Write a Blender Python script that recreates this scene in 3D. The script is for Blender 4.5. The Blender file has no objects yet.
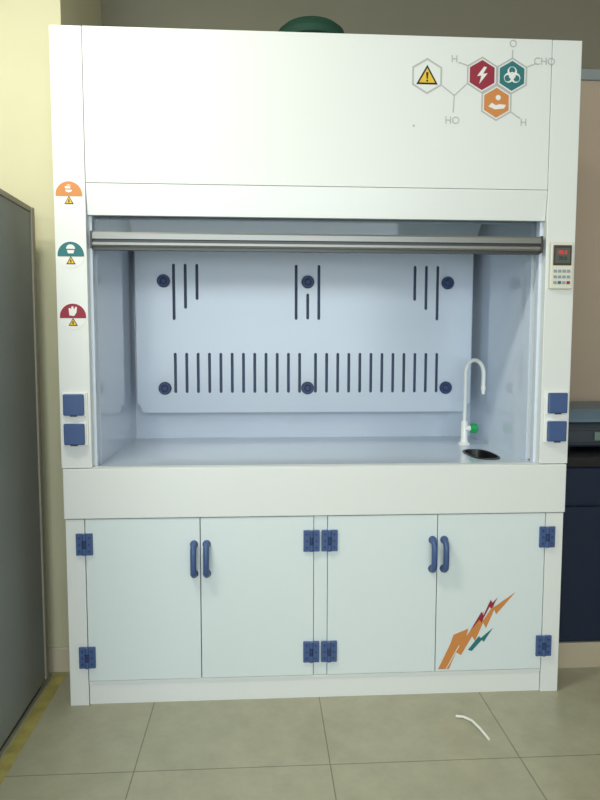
import bpy, bmesh, math
from mathutils import Vector, Matrix
S=bpy.context.scene
COL=S.collection
# ---------------------------------------------------------------- materials
def mat(name,col,rough=.5,metal=0,bump=0,bscale=40,var=0,vscale=3,emit=0,spec=.5,coat=0,alpha=1,trans=0):
    m=bpy.data.materials.new(name);m.use_nodes=True
    nt=m.node_tree;b=nt.nodes["Principled BSDF"]
    c=(*[((v/255)/12.92 if v/255<=.04045 else (((v/255)+.055)/1.055)**2.4) for v in col],1)
    b.inputs["Base Color"].default_value=c
    b.inputs["Roughness"].default_value=rough;b.inputs["Metallic"].default_value=metal
    b.inputs["Specular IOR Level"].default_value=spec
    b.inputs["Coat Weight"].default_value=coat
    if trans: b.inputs["Transmission Weight"].default_value=trans
    if alpha<1: b.inputs["Alpha"].default_value=alpha
    if emit:
        b.inputs["Emission Color"].default_value=c;b.inputs["Emission Strength"].default_value=emit
    tc=nt.nodes.new("ShaderNodeTexCoord")
    if var:
        n=nt.nodes.new("ShaderNodeTexNoise");n.inputs["Scale"].default_value=vscale;n.inputs["Detail"].default_value=5
        nt.links.new(tc.outputs["Object"],n.inputs["Vector"])
        r=nt.nodes.new("ShaderNodeMapRange");r.inputs[1].default_value=.3;r.inputs[2].default_value=.7
        r.inputs[3].default_value=1-var;r.inputs[4].default_value=1+var
        nt.links.new(n.outputs["Fac"],r.inputs[0])
        mx=nt.nodes.new("ShaderNodeVectorMath");mx.operation='MULTIPLY';mx.inputs[0].default_value=c[:3]
        nt.links.new(r.outputs[0],mx.inputs[1]);nt.links.new(mx.outputs[0],b.inputs["Base Color"])
    if bump:
        n=nt.nodes.new("ShaderNodeTexNoise");n.inputs["Scale"].default_value=bscale;n.inputs["Detail"].default_value=3
        nt.links.new(tc.outputs["Object"],n.inputs["Vector"])
        bp=nt.nodes.new("ShaderNodeBump");bp.inputs["Strength"].default_value=bump;bp.inputs["Distance"].default_value=.004
        nt.links.new(n.outputs["Fac"],bp.inputs["Height"]);nt.links.new(bp.outputs[0],b.inputs["Normal"])
    return m
PP=mat("pp_white",(227,230,230),.3,bump=.03,bscale=6)
PPD=mat("pp_door",(219,229,232),.35,bump=.03,bscale=6)
PPI=mat("pp_interior",(217,226,239),.2,bump=.04,bscale=5)
PPL=mat("pp_liner_glossy",(212,223,238),.08,bump=.02,bscale=4)
PPW=mat("pp_worktop",(206,217,230),.08,bump=.03,bscale=4)
SEAM=mat("seam_dark",(120,128,134),.7)
SHADE=mat("slot_shade",(112,126,156),.6)  # painted shade: dark tone showing through the baffle slots
BLUE=mat("blue_plastic",(66,90,138),.4)
BLUED=mat("blue_plastic_dark",(42,60,102),.45)
KNOB=mat("knob_blue",(44,64,108),.45)
ALU=mat("aluminium",(142,142,140),.4,metal=.7)
ALUD=mat("aluminium_dark",(70,72,72),.4,metal=.5)
GLASS=mat("sash_glass",(90,105,110),.03,alpha=.35)
DARK=mat("dark",(22,22,24),.4)
WHITE=mat("white_plastic",(238,240,238),.25)
CREAM=mat("cream_plastic",(224,222,206),.4)
ORANGE=mat("decal_orange",(206,134,70),.5)
CRIM=mat("decal_crimson",(148,34,58),.5)
TEAL=mat("decal_teal",(38,114,118),.5)
YEL=mat("decal_yellow",(230,190,50),.5)
GREY=mat("decal_grey",(184,184,184),.5)
LGREY=mat("decal_light",(232,232,230),.5)
GREEN=mat("green_plastic",(20,160,90),.35)
DUCT=mat("duct_green",(20,66,50),.7)
RED=mat("led_red",(200,40,40),.4,emit=.6)
LCD=mat("lcd",(120,140,130),.3)
KEY=mat("keys",(150,160,175),.5)
CABG=mat("cabinet_grey",(126,132,131),.5,bump=.05,bscale=60,var=.04,vscale=2)
CABE=mat("cabinet_edge",(150,144,130),.5)
NAVY=mat("bench_navy",(14,32,58),.4)
BTOP=mat("bench_top",(30,32,36),.3)
PLI=mat("plinth_cream",(184,172,148),.6)
INSB=mat("instrument_blue",(108,130,146),.4)
INSD=mat("instrument_dark",(62,70,80),.4)
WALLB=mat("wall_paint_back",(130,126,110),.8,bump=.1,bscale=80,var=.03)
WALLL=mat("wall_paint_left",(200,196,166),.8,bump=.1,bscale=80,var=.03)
PEACH=mat("wall_paint_peach",(190,172,152),.8,bump=.1,bscale=80)
CEIL=mat("ceiling_paint",(225,222,212),.9)
SKIRT=mat("skirting_tile",(204,194,170),.4,var=.03)
TAPE=mat("floor_tape",(168,158,92),.6,var=.25,vscale=14)
SCRAP=mat("scrap_white",(232,232,225),.5)
LAMP=mat("lamp_diffuser",(250,250,245),.5,emit=3)
# floor tiles
def floor_mat():
    m=bpy.data.materials.new("floor_tiles");m.use_nodes=True;nt=m.node_tree;b=nt.nodes["Principled BSDF"]
    g=nt.nodes.new("ShaderNodeNewGeometry");mp=nt.nodes.new("ShaderNodeMapping");mp.vector_type='POINT'
    mp.inputs["Location"].default_value=(12.0,12.38,0)
    nt.links.new(g.outputs["Position"],mp.inputs["Vector"])
    br=nt.nodes.new("ShaderNodeTexBrick");br.offset=0;br.inputs["Scale"].default_value=1
    br.inputs["Brick Width"].default_value=.6;br.inputs["Row Height"].default_value=.6
    br.inputs["Mortar Size"].default_value=.0022;br.inputs["Mortar Smooth"].default_value=.3
    br.inputs["Color1"].default_value=(.40,.385,.28,1);br.inputs["Color2"].default_value=(.38,.37,.265,1)
    br.inputs["Mortar"].default_value=(.20,.19,.13,1)
    nt.links.new(mp.outputs[0],br.inputs["Vector"])
    n=nt.nodes.new("ShaderNodeTexNoise");n.inputs["Scale"].default_value=9;n.inputs["Detail"].default_value=10;n.inputs["Roughness"].default_value=.7
    nt.links.new(g.outputs["Position"],n.inputs["Vector"])
    r=nt.nodes.new("ShaderNodeMapRange");r.inputs[1].default_value=.3;r.inputs[2].default_value=.7;r.inputs[3].default_value=.86;r.inputs[4].default_value=1.1
    nt.links.new(n.outputs["Fac"],r.inputs[0])
    mx=nt.nodes.new("ShaderNodeVectorMath");mx.operation='MULTIPLY'
    nt.links.new(br.outputs["Color"],mx.inputs[0]);nt.links.new(r.outputs[0],mx.inputs[1])
    nt.links.new(mx.outputs[0],b.inputs["Base Color"])
    b.inputs["Roughness"].default_value=.32
    bp=nt.nodes.new("ShaderNodeBump");bp.inputs["Strength"].default_value=.4;bp.inputs["Distance"].default_value=.002;bp.invert=True
    nt.links.new(br.outputs["Fac"],bp.inputs["Height"]);nt.links.new(bp.outputs[0],b.inputs["Normal"])
    return m
# ---------------------------------------------------------------- helpers
def empty(name,loc=(0,0,0)):
    e=bpy.data.objects.new(name,None);COL.objects.link(e);e.location=(0,0,0);e.empty_display_size=.1
    return e
def fin(name,bm,m,parent=None,smooth=False):
    bmesh.ops.recalc_face_normals(bm,faces=bm.faces)
    me=bpy.data.meshes.new(name);bm.to_mesh(me);bm.free()
    if smooth:
        for p in me.polygons:p.use_smooth=True
    me.materials.append(m)
    o=bpy.data.objects.new(name,me);COL.objects.link(o)
    if parent:o.parent=parent
    return o
def addbox(bm,x0,x1,y0,y1,z0,z1):
    vs=[bm.verts.new((x,y,z)) for x in(x0,x1) for y in(y0,y1) for z in(z0,z1)]
    for f in((0,1,3,2),(4,6,7,5),(0,4,5,1),(2,3,7,6),(0,2,6,4),(1,5,7,3)): bm.faces.new([vs[i] for i in f])
def box(name,x0,x1,y0,y1,z0,z1,m,parent=None,bev=0,seg=2):
    bm=bmesh.new();addbox(bm,x0,x1,y0,y1,z0,z1)
    if bev: bmesh.ops.bevel(bm,geom=bm.edges[:],offset=bev,segments=seg,affect='EDGES',profile=.5)
    return fin(name,bm,m,parent)
def boxes(name,lst,m,parent=None):
    bm=bmesh.new()
    for l in lst:addbox(bm,*l)
    return fin(name,bm,m,parent)
def prismx(name,pts,x0,x1,m,parent=None,bev=0):
    bm=bmesh.new()
    a=[bm.verts.new((x0,y,z)) for y,z in pts];b=[bm.verts.new((x1,y,z)) for y,z in pts]
    bm.faces.new(a);bm.faces.new(b[::-1]);n=len(pts)
    for i in range(n):bm.faces.new((a[i],b[i],b[(i+1)%n],a[(i+1)%n]))
    if bev:bmesh.ops.bevel(bm,geom=bm.edges[:],offset=bev,segments=2,affect='EDGES')
    return fin(name,bm,m,parent)
def lathe(name,prof,origin,axis,m,parent=None,n=32):
    bm=bmesh.new();rings=[]
    for r,h in prof:
        ring=[]
        for i in range(n):
            t=2*math.pi*i/n;c,s=r*math.cos(t),r*math.sin(t)
            p={'Z':(c,s,h),'Y':(c,-h,s),'X':(h,c,s)}[axis]
            ring.append(bm.verts.new(Vector(p)+Vector(origin)))
        rings.append(ring)
    for a,b in zip(rings,rings[1:]):
        for i in range(n):bm.faces.new((a[i],a[(i+1)%n],b[(i+1)%n],b[i]))
    bm.faces.new(rings[0][::-1]);bm.faces.new(rings[-1])
    o=fin(name,bm,m,parent)
    for p in o.data.polygons:p.use_smooth=len(p.vertices)==4
    try:
        o.data.set_sharp_from_angle(angle=math.radians(35))
    except Exception: pass
    return o
def tube(name,pts,r,m,parent=None,radii=None):
    cu=bpy.data.curves.new(name,'CURVE');cu.dimensions='3D';cu.bevel_depth=r;cu.bevel_resolution=5;cu.use_fill_caps=True
    sp=cu.splines.new('POLY');sp.points.add(len(pts)-1)
    for i,p in enumerate(pts):
        sp.points[i].co=(*p,1)
        if radii:sp.points[i].radius=radii[i]
    o=bpy.data.objects.new(name,cu);COL.objects.link(o)
    dg=bpy.context.evaluated_depsgraph_get();me=bpy.data.meshes.new_from_object(o.evaluated_get(dg))
    bpy.data.objects.remove(o);me.materials.clear();me.materials.append(m)
    for p in me.polygons:p.use_smooth=True
    o=bpy.data.objects.new(name,me);COL.objects.link(o)
    if parent:o.parent=parent
    return o
def flat(name,loops,y,thick,m,parent=None):
    cu=bpy.data.curves.new(name,'CURVE');cu.dimensions='2D';cu.fill_mode='BOTH';cu.extrude=thick/2
    for L in loops:
        sp=cu.splines.new('POLY');sp.points.add(len(L)-1);sp.use_cyclic_u=True
        for i,(x,z) in enumerate(L):sp.points[i].co=(x,z,0,1)
    o=bpy.data.objects.new(name,cu);COL.objects.link(o)
    dg=bpy.context.evaluated_depsgraph_get();me=bpy.data.meshes.new_from_object(o.evaluated_get(dg))
    bpy.data.objects.remove(o)
    me.transform(Matrix.Translation((0,y+thick/2,0))@Matrix.Rotation(math.pi/2,4,'X'))
    me.materials.clear();me.materials.append(m)
    o=bpy.data.objects.new(name,me);COL.objects.link(o)
    if parent:o.parent=parent
    return o
def text(name,s,x,z,size,y,m,parent=None,outline=False):
    cu=bpy.data.curves.new(name,'FONT');cu.body=s;cu.size=size;cu.align_x='CENTER';cu.align_y='CENTER';cu.extrude=.0006
    o=bpy.data.objects.new(name,cu);COL.objects.link(o)
    dg=bpy.context.evaluated_depsgraph_get();me=bpy.data.meshes.new_from_object(o.evaluated_get(dg))
    bpy.data.objects.remove(o)
    me.transform(Matrix.Translation((x,y,z))@Matrix.Rotation(math.pi/2,4,'X'))
    me.materials.clear();me.materials.append(m)
    o=bpy.data.objects.new(name,me);COL.objects.link(o)
    if parent:o.parent=parent
    return o
def circ(x,z,r,n=32,a0=0,a1=2*math.pi,close=True):
    k=n if close else n+1
    return [(x+r*math.cos(a0+(a1-a0)*i/n),z+r*math.sin(a0+(a1-a0)*i/n)) for i in range(k)]
def capsule(x,z0,z1,r):
    return circ(x,z1-r,r,8,0,math.pi,False)+circ(x,z0+r,r,8,math.pi,2*math.pi,False)
def hexa(x,z,R): return [(x+R*math.cos(math.radians(90+60*i)),z+R*math.sin(math.radians(90+60*i))) for i in range(6)]
def tri(x,z,R): return [(x+R*math.cos(math.radians(90+120*i)),z+R*math.sin(math.radians(90+120*i))) for i in range(3)]
def line(name,p,q,w,y,m,parent):
    d=Vector((q[0]-p[0],q[1]-p[1])).normalized()*w/2;n=Vector((-d.y,d.x))
    return flat(name,[[(p[0]+n.x,p[1]+n.y),(q[0]+n.x,q[1]+n.y),(q[0]-n.x,q[1]-n.y),(p[0]-n.x,p[1]-n.y)]],y,.0008,m,parent)
# ---------------------------------------------------------------- room
box("floor",-3.1,3.1,-5,1.0,-.1,0,floor_mat())
box("ceiling",-3.1,3.1,-5,1.0,3.15,3.25,CEIL)
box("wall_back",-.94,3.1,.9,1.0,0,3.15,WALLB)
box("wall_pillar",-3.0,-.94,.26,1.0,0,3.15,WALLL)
box("wall_left",-3.1,-3.0,-5,1.0,0,3.15,WALLL)
box("wall_right",3.0,3.1,-5,.9,0,3.15,PEACH)
boxes("wall_front",[(-3.1,3.1,-5,-4.9,0,.9),(-3.1,3.1,-5,-4.9,2.7,3.15),(-3.1,-2.6,-5,-4.9,.9,2.7),(1.4,3.1,-5,-4.9,.9,2.7)],PEACH)
boxes("window_1",[(-2.6,1.4,-4.98,-4.92,.9,.96),(-2.6,1.4,-4.98,-4.92,2.64,2.7),(-2.6,-2.54,-4.98,-4.92,.96,2.64),(1.34,1.4,-4.98,-4.92,.96,2.64),(-1.3,-1.24,-4.98,-4.92,.96,2.64),(.04,.1,-4.98,-4.92,.96,2.64)],WHITE)
box("baseboard_left",-3.0,-.93,.248,.26,0,.1,SKIRT,bev=.003)
box("wall_panel_right",.95,3.0,.885,.9,.9,2.57,PEACH)
box("trim_1",.95,3.0,.87,.9,2.57,2.62,mat("trim_pale",(150,158,162),.5),bev=.003)
box("floor_tape",-1.025,-.98,-4.0,.24,.0005,.0015,TAPE)
# ---------------------------------------------------------------- fume hood
H=empty("fume_hood")
T=2.346;D=.86;Y0=0
for s,n in((-1,"left"),(1,"right")):
    a,b=sorted((s*.905,s*.80))
    box("upper_post_"+n,a,b,0,D,.865,T,PP,H,.002)
    a,b=sorted((s*.897,s*.832))
    box("lower_post_"+n,a,b,0,.03,0,.682,PP,H,.0015)
    a,b=sorted((s*.897,s*.88))
    box("lower_side_"+n,a,b,.032,D,0,.682,PP,H)
    a,b=sorted((s*.8,s*.79))
    box("liner_"+n,a,b,.10,.77,.862,1.9,PPL,H)
    a,b=sorted((s*.8,s*.790))
    box("sash_guide_"+n,a,b,.035,.06,.862,1.735,PPI,H)
box("front_panel",-.798,.798,.0,.02,1.8395,T,PP,H,.0012)
prismx("front_band",[(.001,1.838),(.001,1.832),(.014,1.735),(.03,1.735),(.03,1.838)],-.798,.798,PP,H)
box("top_panel",-.798,.798,.02,D,T-.02,T,PP,H)
box("upper_back",-.798,.798,D-.02,D,.7,T-.02,PP,H)
box("interior_ceiling",-.79,.79,.10,.77,1.88,1.9,PPI,H)
box("interior_back",-.79,.79,.765,.775,.86,1.88,PPI,H)
ws=.66;wy=.225
def sink_loop(rx,ry):return [(ws+rx*math.copysign(abs(math.cos(t))**.7,math.cos(t)),wy+ry*math.copysign(abs(math.sin(t))**.7,math.sin(t))) for t in [2*math.pi*i/40 for i in range(40)]]
cu=bpy.data.curves.new("worktop",'CURVE');cu.dimensions='2D';cu.fill_mode='BOTH';cu.extrude=.012
for L in([(-.80,.002),(.80,.002),(.80,.77),(-.80,.77)],sink_loop(.05,.105)):
    sp=cu.splines.new('POLY');sp.points.add(len(L)-1);sp.use_cyclic_u=True
    for i,(x,y) in enumerate(L):sp.points[i].co=(x,y,0,1)
o=bpy.data.objects.new("w",cu);COL.objects.link(o);dg=bpy.context.evaluated_depsgraph_get()
me=bpy.data.meshes.new_from_object(o.evaluated_get(dg));bpy.data.objects.remove(o)
me.transform(Matrix.Translation((0,0,.85)));me.materials.clear();me.materials.append(PPW)
o=bpy.data.objects.new("worktop",me);COL.objects.link(o);o.parent=H
bm=bmesh.new();rings=[]
for k,zz in((1.12,.8625),(1.12,.866),(1.0,.866),(.96,.84),(.8,.76),(.3,.75)):
    rings.append([bm.verts.new((x,y,zz)) for x,y in sink_loop(.05*k,.105*k)])
for a,b in zip(rings,rings[1:]):
    for i in range(40):bm.faces.new((a[i],a[(i+1)%40],b[(i+1)%40],b[i]))
bm.faces.new(rings[-1]);fin("cup_sink",bm,DARK,H)
# baffle : lower sheet with stepped lower corners, short upper sheet leaning forward
Yb=.65
out=[(-.762,1.03),(-.748,1.026),(-.745,1.008),(-.738,.995),(-.725,.992),(.71,.992),(.722,.995),(.73,1.008),(.733,1.026),(.750,1.03),(.750,1.722),(-.762,1.722)]
loops=[out]
for k in range(12):
    for s in(-1,1): loops.append(capsule(s*(.036+.0505*k),1.08,1.26,.0066))
for x,a,b in((-.594,1.405,1.652),(-.543,1.455,1.652),(-.492,1.494,1.652),(-.052,1.408,1.652),(.050,1.408,1.652),(0,1.41,1.525),(.485,1.496,1.652),(.537,1.455,1.652),(.589,1.408,1.652)):
    loops.append(capsule(x,a,b,.0066))
flat("baffle",loops,Yb,.008,PPI,H)
prismx("baffle_upper",[(.65,1.726),(.658,1.726),(.50,1.875),(.49,1.875)],-.762,.75,PPI,H)
box("slot_shade_plate",-.74,.74,.685,.695,1.05,1.72,SHADE,H)  # added sheet behind the baffle, coloured dark so the slots look shaded
for i,x in enumerate((-.638,0,.634)):
    for j,z in enumerate((1.576,1.102)):
        lathe("baffle_knob_%d%d"%(i,j),[(.0270,0),(.0285,.003),(.0285,.010),(.025,.014),(.016,.014),(.014,.020),(.010,.022)],(x,Yb-.0005,z),'Y',KNOB,H,28)
        for a in range(6):
            t=a*math.pi/3+.3
            lathe("knob_recess_%d%d%d"%(i,j,a),[(.0042,0),(.0042,.0145)],(x+.0205*math.cos(t),Yb-.001,z+.0205*math.sin(t)),'Y',BLUED,H,10)
        lathe("knob_cap_%d%d"%(i,j),[(.0085,0),(.0085,.0235)],(x,Yb-.001,z),'Y',BLUED,H,12)
# sash
prismx("sash_bar",[(.006,1.628),(.002,1.634),(.002,1.642),(.010,1.645),(.010,1.651),(.002,1.654),(.002,1.672),(.006,1.678),(.034,1.678),(.034,1.628)],-.785,.785,ALU,H)
box("sash_bar_groove",-.784,.784,.0085,.0115,1.644,1.652,ALUD,H)
box("sash_bar_lower_lip",-.784,.784,.010,.034,1.618,1.6275,ALUD,H)
for s in(-1,1):box("sash_end_cap",min(s*.781,s*.789),max(s*.781,s*.789),.0,.036,1.622,1.68,ALUD,H,.001)
box("sash_glass",-.784,.784,.05,.056,1.66,2.30,GLASS,H)
box("sash_top_rail",-.784,.784,.038,.05,1.66,1.682,ALUD,H)
box("interior_rail",-.785,.785,.30,.33,1.78,1.84,PPI,H)
box("interior_lamp_housing",-.45,.45,.2,.29,1.845,1.878,PP,H,.004)
# apron
box("apron",-.9,.9,-.006,.03,.685,.863,PP,H,.003)
box("apron_top_lip",-.80,.80,-.004,.03,.8635,.866,PP,H,.001)
for s in(-1,1):
    a,b=sorted((s*.9,s*.802)); box("apron_cap",a,b,.031,D,.684,.862,PP,H)
boxes("carcass",[(-.83,.83,.022,.03,0,.684),(-.88,.88,D-.02,D,0,.68)],SEAM,H)
box("toe_panel",-.830,.830,.008,.02,.0,.078,PP,H,.001)
box("toe_rail",-.831,.831,.003,.02,.079,.088,PP,H,.001)
box("center_stile",-.0215,.0265,.002,.02,.09,.682,PPD,H,.001)
for n,(a,b) in enumerate(((-.829,-.4295),(-.4265,-.0235),(.0285,.4275),(.4305,.829))):
    box("cabinet_door_%d"%(n+1),a,b,-.001,.02,.091,.682,PPD,H,.0012)
def hinge(i,x,z):
    box("hinge_%d_leaf_a"%i,x-.029,x-.004,-.010,-.0012,z-.039,z+.039,BLUE,H,.002)
    box("hinge_%d_leaf_b"%i,x+.004,x+.029,-.010,-.0012,z-.039,z+.039,BLUE,H,.002)
    for k in range(3):
        lathe("hinge_%d_barrel_%d"%(i,k),[(.0065,0),(.0075,.001),(.0075,.023),(.0065,.024)],(x,-.009,z-.038+k*.026),'Z',BLUED if k==1 else BLUE,H,16)
    for sx in(-.017,.017):
        for sz in(-.024,0,.024):
            lathe("hinge_%d_screw"%i,[(.0042,0),(.0042,.0015)],(x+sx,-.0095,z+sz),'Y',BLUED,H,12)
i=0
for x in(-.832,-.0310,.0340,.836):
    for z in(.594,.181):
        i+=1;hinge(i,x,z)
def handle(i,x,z):
    L=.066
    pts=[(x,-.002,z-L+.012),(x,-.020,z-L+.013),(x,-.031,z-L+.022),(x,-.035,z-L+.036),(x,-.036,z),(x,-.035,z+L-.036),(x,-.031,z+L-.022),(x,-.020,z+L-.013),(x,-.002,z+L-.012)]
    tube("handle_%d_grip"%i,pts,.0108,BLUE,H)
    for s in(-1,1):
        lathe("handle_%d_foot"%i,[(.0145,0),(.0145,.006),(.0120,.012)],(x,-.0012,z+s*(L-.0125)),'Y',BLUE,H,20)
for i,(x,z) in enumerate(((-.450,.534),(-.405,.534),(.410,.536),(.453,.536))):handle(i,x,z)
for s,n in((-1,"left"),(1,"right")):
    box("socket_plate_"+n,s*.853-.044,s*.853+.044,-.006,-.0003,.945,1.130,WHITE,H,.002)
    for j,z in enumerate((1.088,.986)):
        box("socket_frame_%s_%d"%(n,j),s*.853-.040,s*.853+.040,-.012,-.006,z-.043,z+.043,WHITE,H,.003)
        box("socket_cover_%s_%d"%(n,j),s*.853-.035,s*.853+.035,-.024,-.012,z-.037,z+.037,BLUE,H,.004)
        box("socket_cover_tab_%s_%d"%(n,j),s*.853-.012,s*.853+.012,-.026,-.020,z-.040,z-.034,BLUED,H,.001)
cx,cz=.852,1.576
box("controller_body",cx-.041,cx+.041,-.016,-.0003,cz-.082,cz+.082,CREAM,H,.004)
box("controller_screen_bezel",cx-.033,cx+.033,-.019,-.016,cz+.000,cz+.070,mat("bezel",(70,62,58),.4),H,.002)
box("controller_lcd",cx-.026,cx+.026,-.0200,-.019,cz+.008,cz+.060,mat("lcd_back",(88,96,90),.3),H)
text("controller_digits","88.8",cx,cz+.044,.019,-.0205,RED,H)
text("controller_digits_b","25.0",cx,cz+.024,.017,-.0205,DARK,H)
for r in range(3):
    for c in range(4):
        x=cx-.024+c*.016;z=cz-.020-r*.020
        box("controller_key",x-.006,x+.006,-.019,-.016,z-.005,z+.005,[KEY,TEAL,KEY,CRIM][c] if r==2 else KEY,H,.001)
for k,(x,z,m) in enumerate(((-.854,1.800,ORANGE),(-.853,1.600,TEAL),(-.851,1.392,CRIM))):
    flat("sticker_%d_base"%k,[circ(x,z,.046,40)],-.0010,.0008,LGREY,H)
    flat("sticker_%d_dome"%k,[circ(x,z-.002,.044,24,-.12,math.pi+.12,False)],-.0018,.0008,m,H)
    if k==0:
        flat("sticker_face",[circ(x,z+.018,.013,20)],-.0026,.0008,LGREY,H)
        line("sticker_goggle",(x-.017,z+.021),(x+.014,z+.021),.014,-.0032,ORANGE,H)
        line("sticker_goggle_b",(x-.012,z+.021),(x+.006,z+.021),.007,-.0038,LGREY,H)
    elif k==1:
        flat("sticker_helmet",[circ(x,z+.018,.015,16,0,math.pi,False)],-.0026,.0008,LGREY,H)
        flat("sticker_mask",[[(x-.012,z+.014),(x+.012,z+.014),(x+.009,z+.003),(x-.009,z+.003)]],-.0026,.0008,LGREY,H)
    else:
        flat("sticker_glove",[[(x-.012,z+.002),(x+.004,z+.000),(x+.012,z+.012),(x+.014,z+.030),(x+.009,z+.031),(x+.004,z+.022),(x+.001,z+.033),(x-.004,z+.032),(x-.006,z+.022),(x-.010,z+.028),(x-.014,z+.025)]],-.0026,.0008,LGREY,H)
    flat("sticker_%d_tri"%k,[tri(x,z-.024,.018)],-.0022,.0008,DARK,H)
    flat("sticker_%d_tri_in"%k,[tri(x,z-.024,.013)],-.0030,.0008,YEL,H)
    line("sticker_%d_mark"%k,(x,z-.018),(x,z-.028),.004,-.0036,DARK,H)
R=.060
flat("emblem_hex_outline",[hexa(.362,2.214,R),hexa(.362,2.214,R-.007)],-.0010,.0009,GREY,H)
flat("emblem_warning_edge",[tri(.362,2.208,.043)],-.0010,.0009,DARK,H)
flat("emblem_warning",[tri(.362,2.208,.032)],-.0018,.0008,YEL,H)
flat("emblem_warning_mark",[[(.358,2.226),(.366,2.226),(.364,2.204),(.360,2.204)],circ(.362,2.198,.0035,10)],-.0026,.0008,DARK,H)
for nm,x,z,m in(("crimson",.554,2.222,CRIM),("teal",.659,2.222,TEAL),("orange",.6065,2.131,ORANGE)):
    flat("emblem_ring_"+nm,[hexa(x,z,.0615),hexa(x,z,.0555)],-.0010,.0009,GREY,H)
    flat("emblem_hex_"+nm,[hexa(x,z,.0500)],-.0010,.0009,m,H)
flat("emblem_bolt",[[(.560,2.250),(.536,2.218),(.551,2.220),(.544,2.192),(.573,2.228),(.557,2.226),(.570,2.248)]],-.0018,.0008,LGREY,H)
for k in range(3):
    t=math.radians(90+120*k);x=.659+.014*math.cos(t);z=2.222+.014*math.sin(t)
    flat("emblem_bio_%d"%k,[circ(x,z,.0165,24),circ(x+.004*math.cos(t),z+.004*math.sin(t),.011,24)],-.0018-.0003*k,.0006,LGREY,H)
flat("emblem_bio_c",[circ(.659,2.222,.012,20),circ(.659,2.222,.008,20)],-.003,.0006,LGREY,H)
flat("emblem_flask",[[(.578,2.118),(.602,2.108),(.634,2.112),(.640,2.124),(.618,2.126),(.604,2.122),(.590,2.130)]],-.0018,.0008,LGREY,H)
flat("emblem_drop",[circ(.612,2.148,.009,14)],-.0018,.0008,LGREY,H)
A=.0532
def ln(p,q):line("emblem_bond",p,q,.004,-.0010,GREY,H)
ln((.362+A,2.214-.031),(.458,2.152));ln((.458,2.152),(.554-A,2.222-.031));ln((.458,2.152),(.455,2.095))
ln((.554-A,2.222+.031),(.470,2.262));ln((.659,2.222+.0615),(.659,2.308));ln((.659+A,2.222+.031),(.745,2.266))
ln((.6065+A,2.131-.031),(.692,2.080))
for s,x,z in(("H",.456,2.272),("O",.660,2.328),("CHO",.772,2.272),("HO",.452,2.068),("H",.704,2.066)):
    text("emblem_letter",s,x,z,.034,-.0010,GREY,H)
def PX(L):return [(.448+(x-440)*.00368,.103+(668-y)*.00372) for x,y in L]
flat("decal_bolt_orange",[PX([(438,669),(450,643),(453,634),(468,628),(466,636),(483,611),(483,620),(494,603),(493,607),(515,592),(496,614),(494,609),(486,628),(483,622),(475,641),(472,636),(461,655),(456,652),(449,669)])],-.0020,.0008,ORANGE,H)
flat("decal_bolt_crimson",[PX([(470,630),(481,611),(483,615),(490,599),(492,602),(497,597),(491,608),(489,606),(481,622),(479,619)])],-.0028,.0008,CRIM,H)
flat("decal_bolt_teal",[PX([(468,650),(479,636),(481,638),(493,628),(484,642),(482,640),(472,651)])],-.0020,.0008,TEAL,H)
line("decal_slash",PX([(446,669)])[0],PX([(459,645)])[0],.003,-.0028,PPD,H)
lathe("panel_mark",[(.004,0),(.004,.001)],(.318,-.0003,2.048),'Y',GREY,H,12)
# gooseneck tap
fx,fy=.676,.49
lathe("tap_base",[(.026,0),(.026,.006),(.017,.012),(.0145,.03),(.0145,.10),(.012,.105)],(fx,fy,.8625),'Z',WHITE,H,28)
pts=[(fx,fy,.95),(fx,fy,1.05),(fx,fy,1.165)]
ux,uy=.46,-.888;Rr=.052
for k in range(1,17):
    t=math.pi*k/16
    pts.append((fx+ux*Rr*(1-math.cos(t)),fy+uy*Rr*(1-math.cos(t)),1.175+Rr*1.1*math.sin(t)))
pts+= [(fx+ux*2*Rr,fy+uy*2*Rr,1.15),(fx+ux*2*Rr,fy+uy*2*Rr,1.12)]
tube("tap_neck",pts,.0085,WHITE,H)
lathe("tap_nozzle",[(.006,0),(.0095,.018),(.0105,.03),(.009,.034)],(fx+ux*2*Rr,fy+uy*2*Rr,1.09),'Z',WHITE,H,20)
lathe("tap_valve_body",[(.012,0),(.012,.022),(.015,.024),(.015,.03)],(fx,fy-.01,.935),'X',WHITE,H,20)
lathe("tap_valve_handle",[(.015,0),(.022,.004),(.022,.026),(.016,.032)],(fx+.022,fy-.01,.935),'X',GREEN,H,10)
lathe("duct_collar",[(.17,0),(.17,.012),(.142,.014),(.142,.165),(.152,.170),(.152,.195),(.142,.200),(.136,.222),(.115,.240),(.06,.250)],(0.0,.5,T+.001),'Z',DUCT,H,40)
# ---------------------------------------------------------------- neighbours
C=empty("metal_storage_cabinet")
box("carcass",-1.95,-1.047,-1.25,.14,.03,1.765,CABG,C,.004)
box("side_panel",-1.046,-1.03,-1.25,.135,.03,1.765,CABG,C,.003)
box("rear_edge_strip",-1.053,-1.024,.136,.166,.03,1.785,CABE,C,.002)
box("top_lip",-1.95,-1.027,-1.25,.135,1.766,1.785,CABE,C,.002)
box("plinth",-1.93,-1.045,-1.22,.13,0,.03,DARK,C)
for k in range(2):
    a=-1.94+.45*k;box("door_leaf_%d"%k,a,a+.44,-1.27,-1.252,.05,1.75,CABG,C,.003)
    box("door_pull_%d"%k,(-1.53 if k==0 else -1.47),(-1.52 if k==0 else -1.46),-1.295,-1.27,.85,1.0,ALU,C,.002)
B=empty("lab_bench")
box("worktop",.925,2.6,.145,.865,.825,.86,BTOP,B,.003)
box("body",.93,2.6,.18,.865,.105,.824,NAVY,B)
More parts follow.
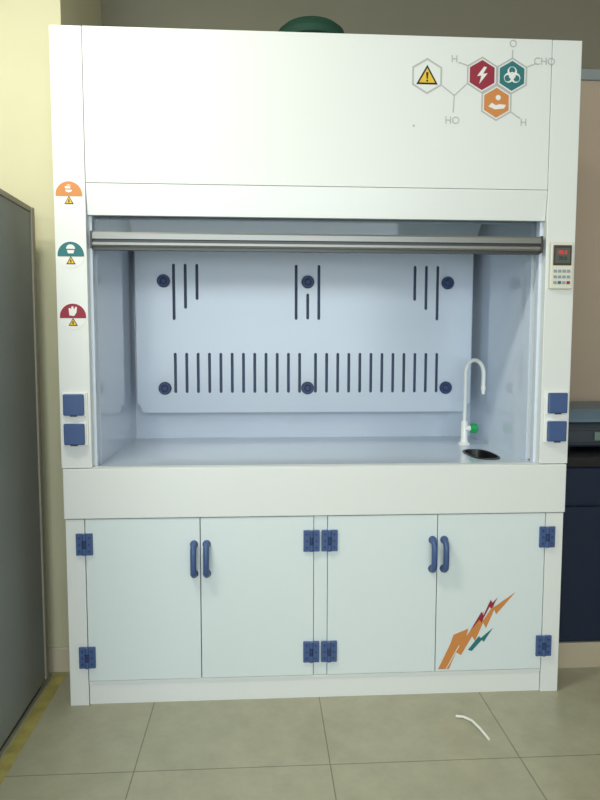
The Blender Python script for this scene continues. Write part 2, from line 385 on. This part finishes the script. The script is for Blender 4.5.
for k in range(3):
    a=.935+.555*k
    box("drawer_%d"%k,a,a+.545,.165,.179,.67,.815,NAVY,B,.002)
    box("door_%d"%k,a,a+.545,.165,.179,.115,.66,NAVY,B,.002)
    box("pull_%d"%k,a+.21,a+.33,.145,.165,.74,.75,ALU,B,.002)
box("plinth",.93,2.6,.17,.86,0,.104,PLI,B)
I=empty("benchtop_instrument")
prismx("housing",[(.32,.874),(.30,.89),(.30,.95),(.34,.975),(.72,.975),(.74,.95),(.74,.874)],1.04,1.50,INSD,I,.006)
prismx("lid",[(.33,.977),(.33,.985),(.38,1.025),(.68,1.035),(.73,1.01),(.73,.977)],1.045,1.495,INSB,I,.008)
box("front_display",1.16,1.30,.292,.299,.905,.94,LCD,I,.001)
for x in(1.08,1.46):
    for y in(.36,.68):lathe("foot",[(.014,0),(.016,.012)],(x,y,.8612),'Z',DARK,I,16)
tube("plastic_strip_scrap",[(.465,-.150,.005),(.488,-.163,.009),(.508,-.195,.013),(.522,-.235,.009),(.533,-.290,.005)],.0045,SCRAP)
# ---------------------------------------------------------------- lights
def area(name,loc,rot,sx,sy,e,col):
    l=bpy.data.lights.new(name,'AREA');l.shape='RECTANGLE';l.size=sx;l.size_y=sy;l.energy=e;l.color=col
    o=bpy.data.objects.new(name,l);COL.objects.link(o);o.location=loc;o.rotation_euler=rot;return o
area("window_daylight",(-.6,-4.85,1.8),(math.radians(90),0,0),3.8,1.7,118,(.85,.96,1))
for k,(x,y) in enumerate(((-1.3,-1.1),)):
    L=empty("ceiling_light")
    box("fixture",x-.6,x+.6,y-.15,y+.15,3.09,3.149,WHITE,L,.004)
    box("diffuser",x-.57,x+.57,y-.12,y+.12,3.08,3.089,LAMP,L)
    area("ceiling_light_lamp",(x,y,3.07),(0,0,0),1.1,.25,42,(1,.98,.82))
w=bpy.data.worlds.new("World");S.world=w;w.use_nodes=True;bg=w.node_tree.nodes["Background"]
bg.inputs[0].default_value=(.8,.9,1,1);bg.inputs[1].default_value=1.0
# ---------------------------------------------------------------- camera
yaw,pit,rol=.0598,.0825,.0015
fw=Vector((math.sin(yaw)*math.cos(pit),math.cos(yaw)*math.cos(pit),-math.sin(pit)))
r=Vector((math.cos(yaw),-math.sin(yaw),0));u=r.cross(fw)
r2=r*math.cos(rol)+u*math.sin(rol);u2=-r*math.sin(rol)+u*math.cos(rol)
cd=bpy.data.cameras.new("camera");co=bpy.data.objects.new("camera",cd);COL.objects.link(co)
M=Matrix((r2,u2,-fw)).transposed().to_4x4();M.translation=Vector((-.2096,-2.2829,1.29));co.matrix_world=M
cd.sensor_fit='VERTICAL';cd.sensor_height=36;cd.sensor_width=27;cd.lens=650/800*36;cd.clip_start=.05
S.camera=co
S.view_settings.view_transform='Standard'
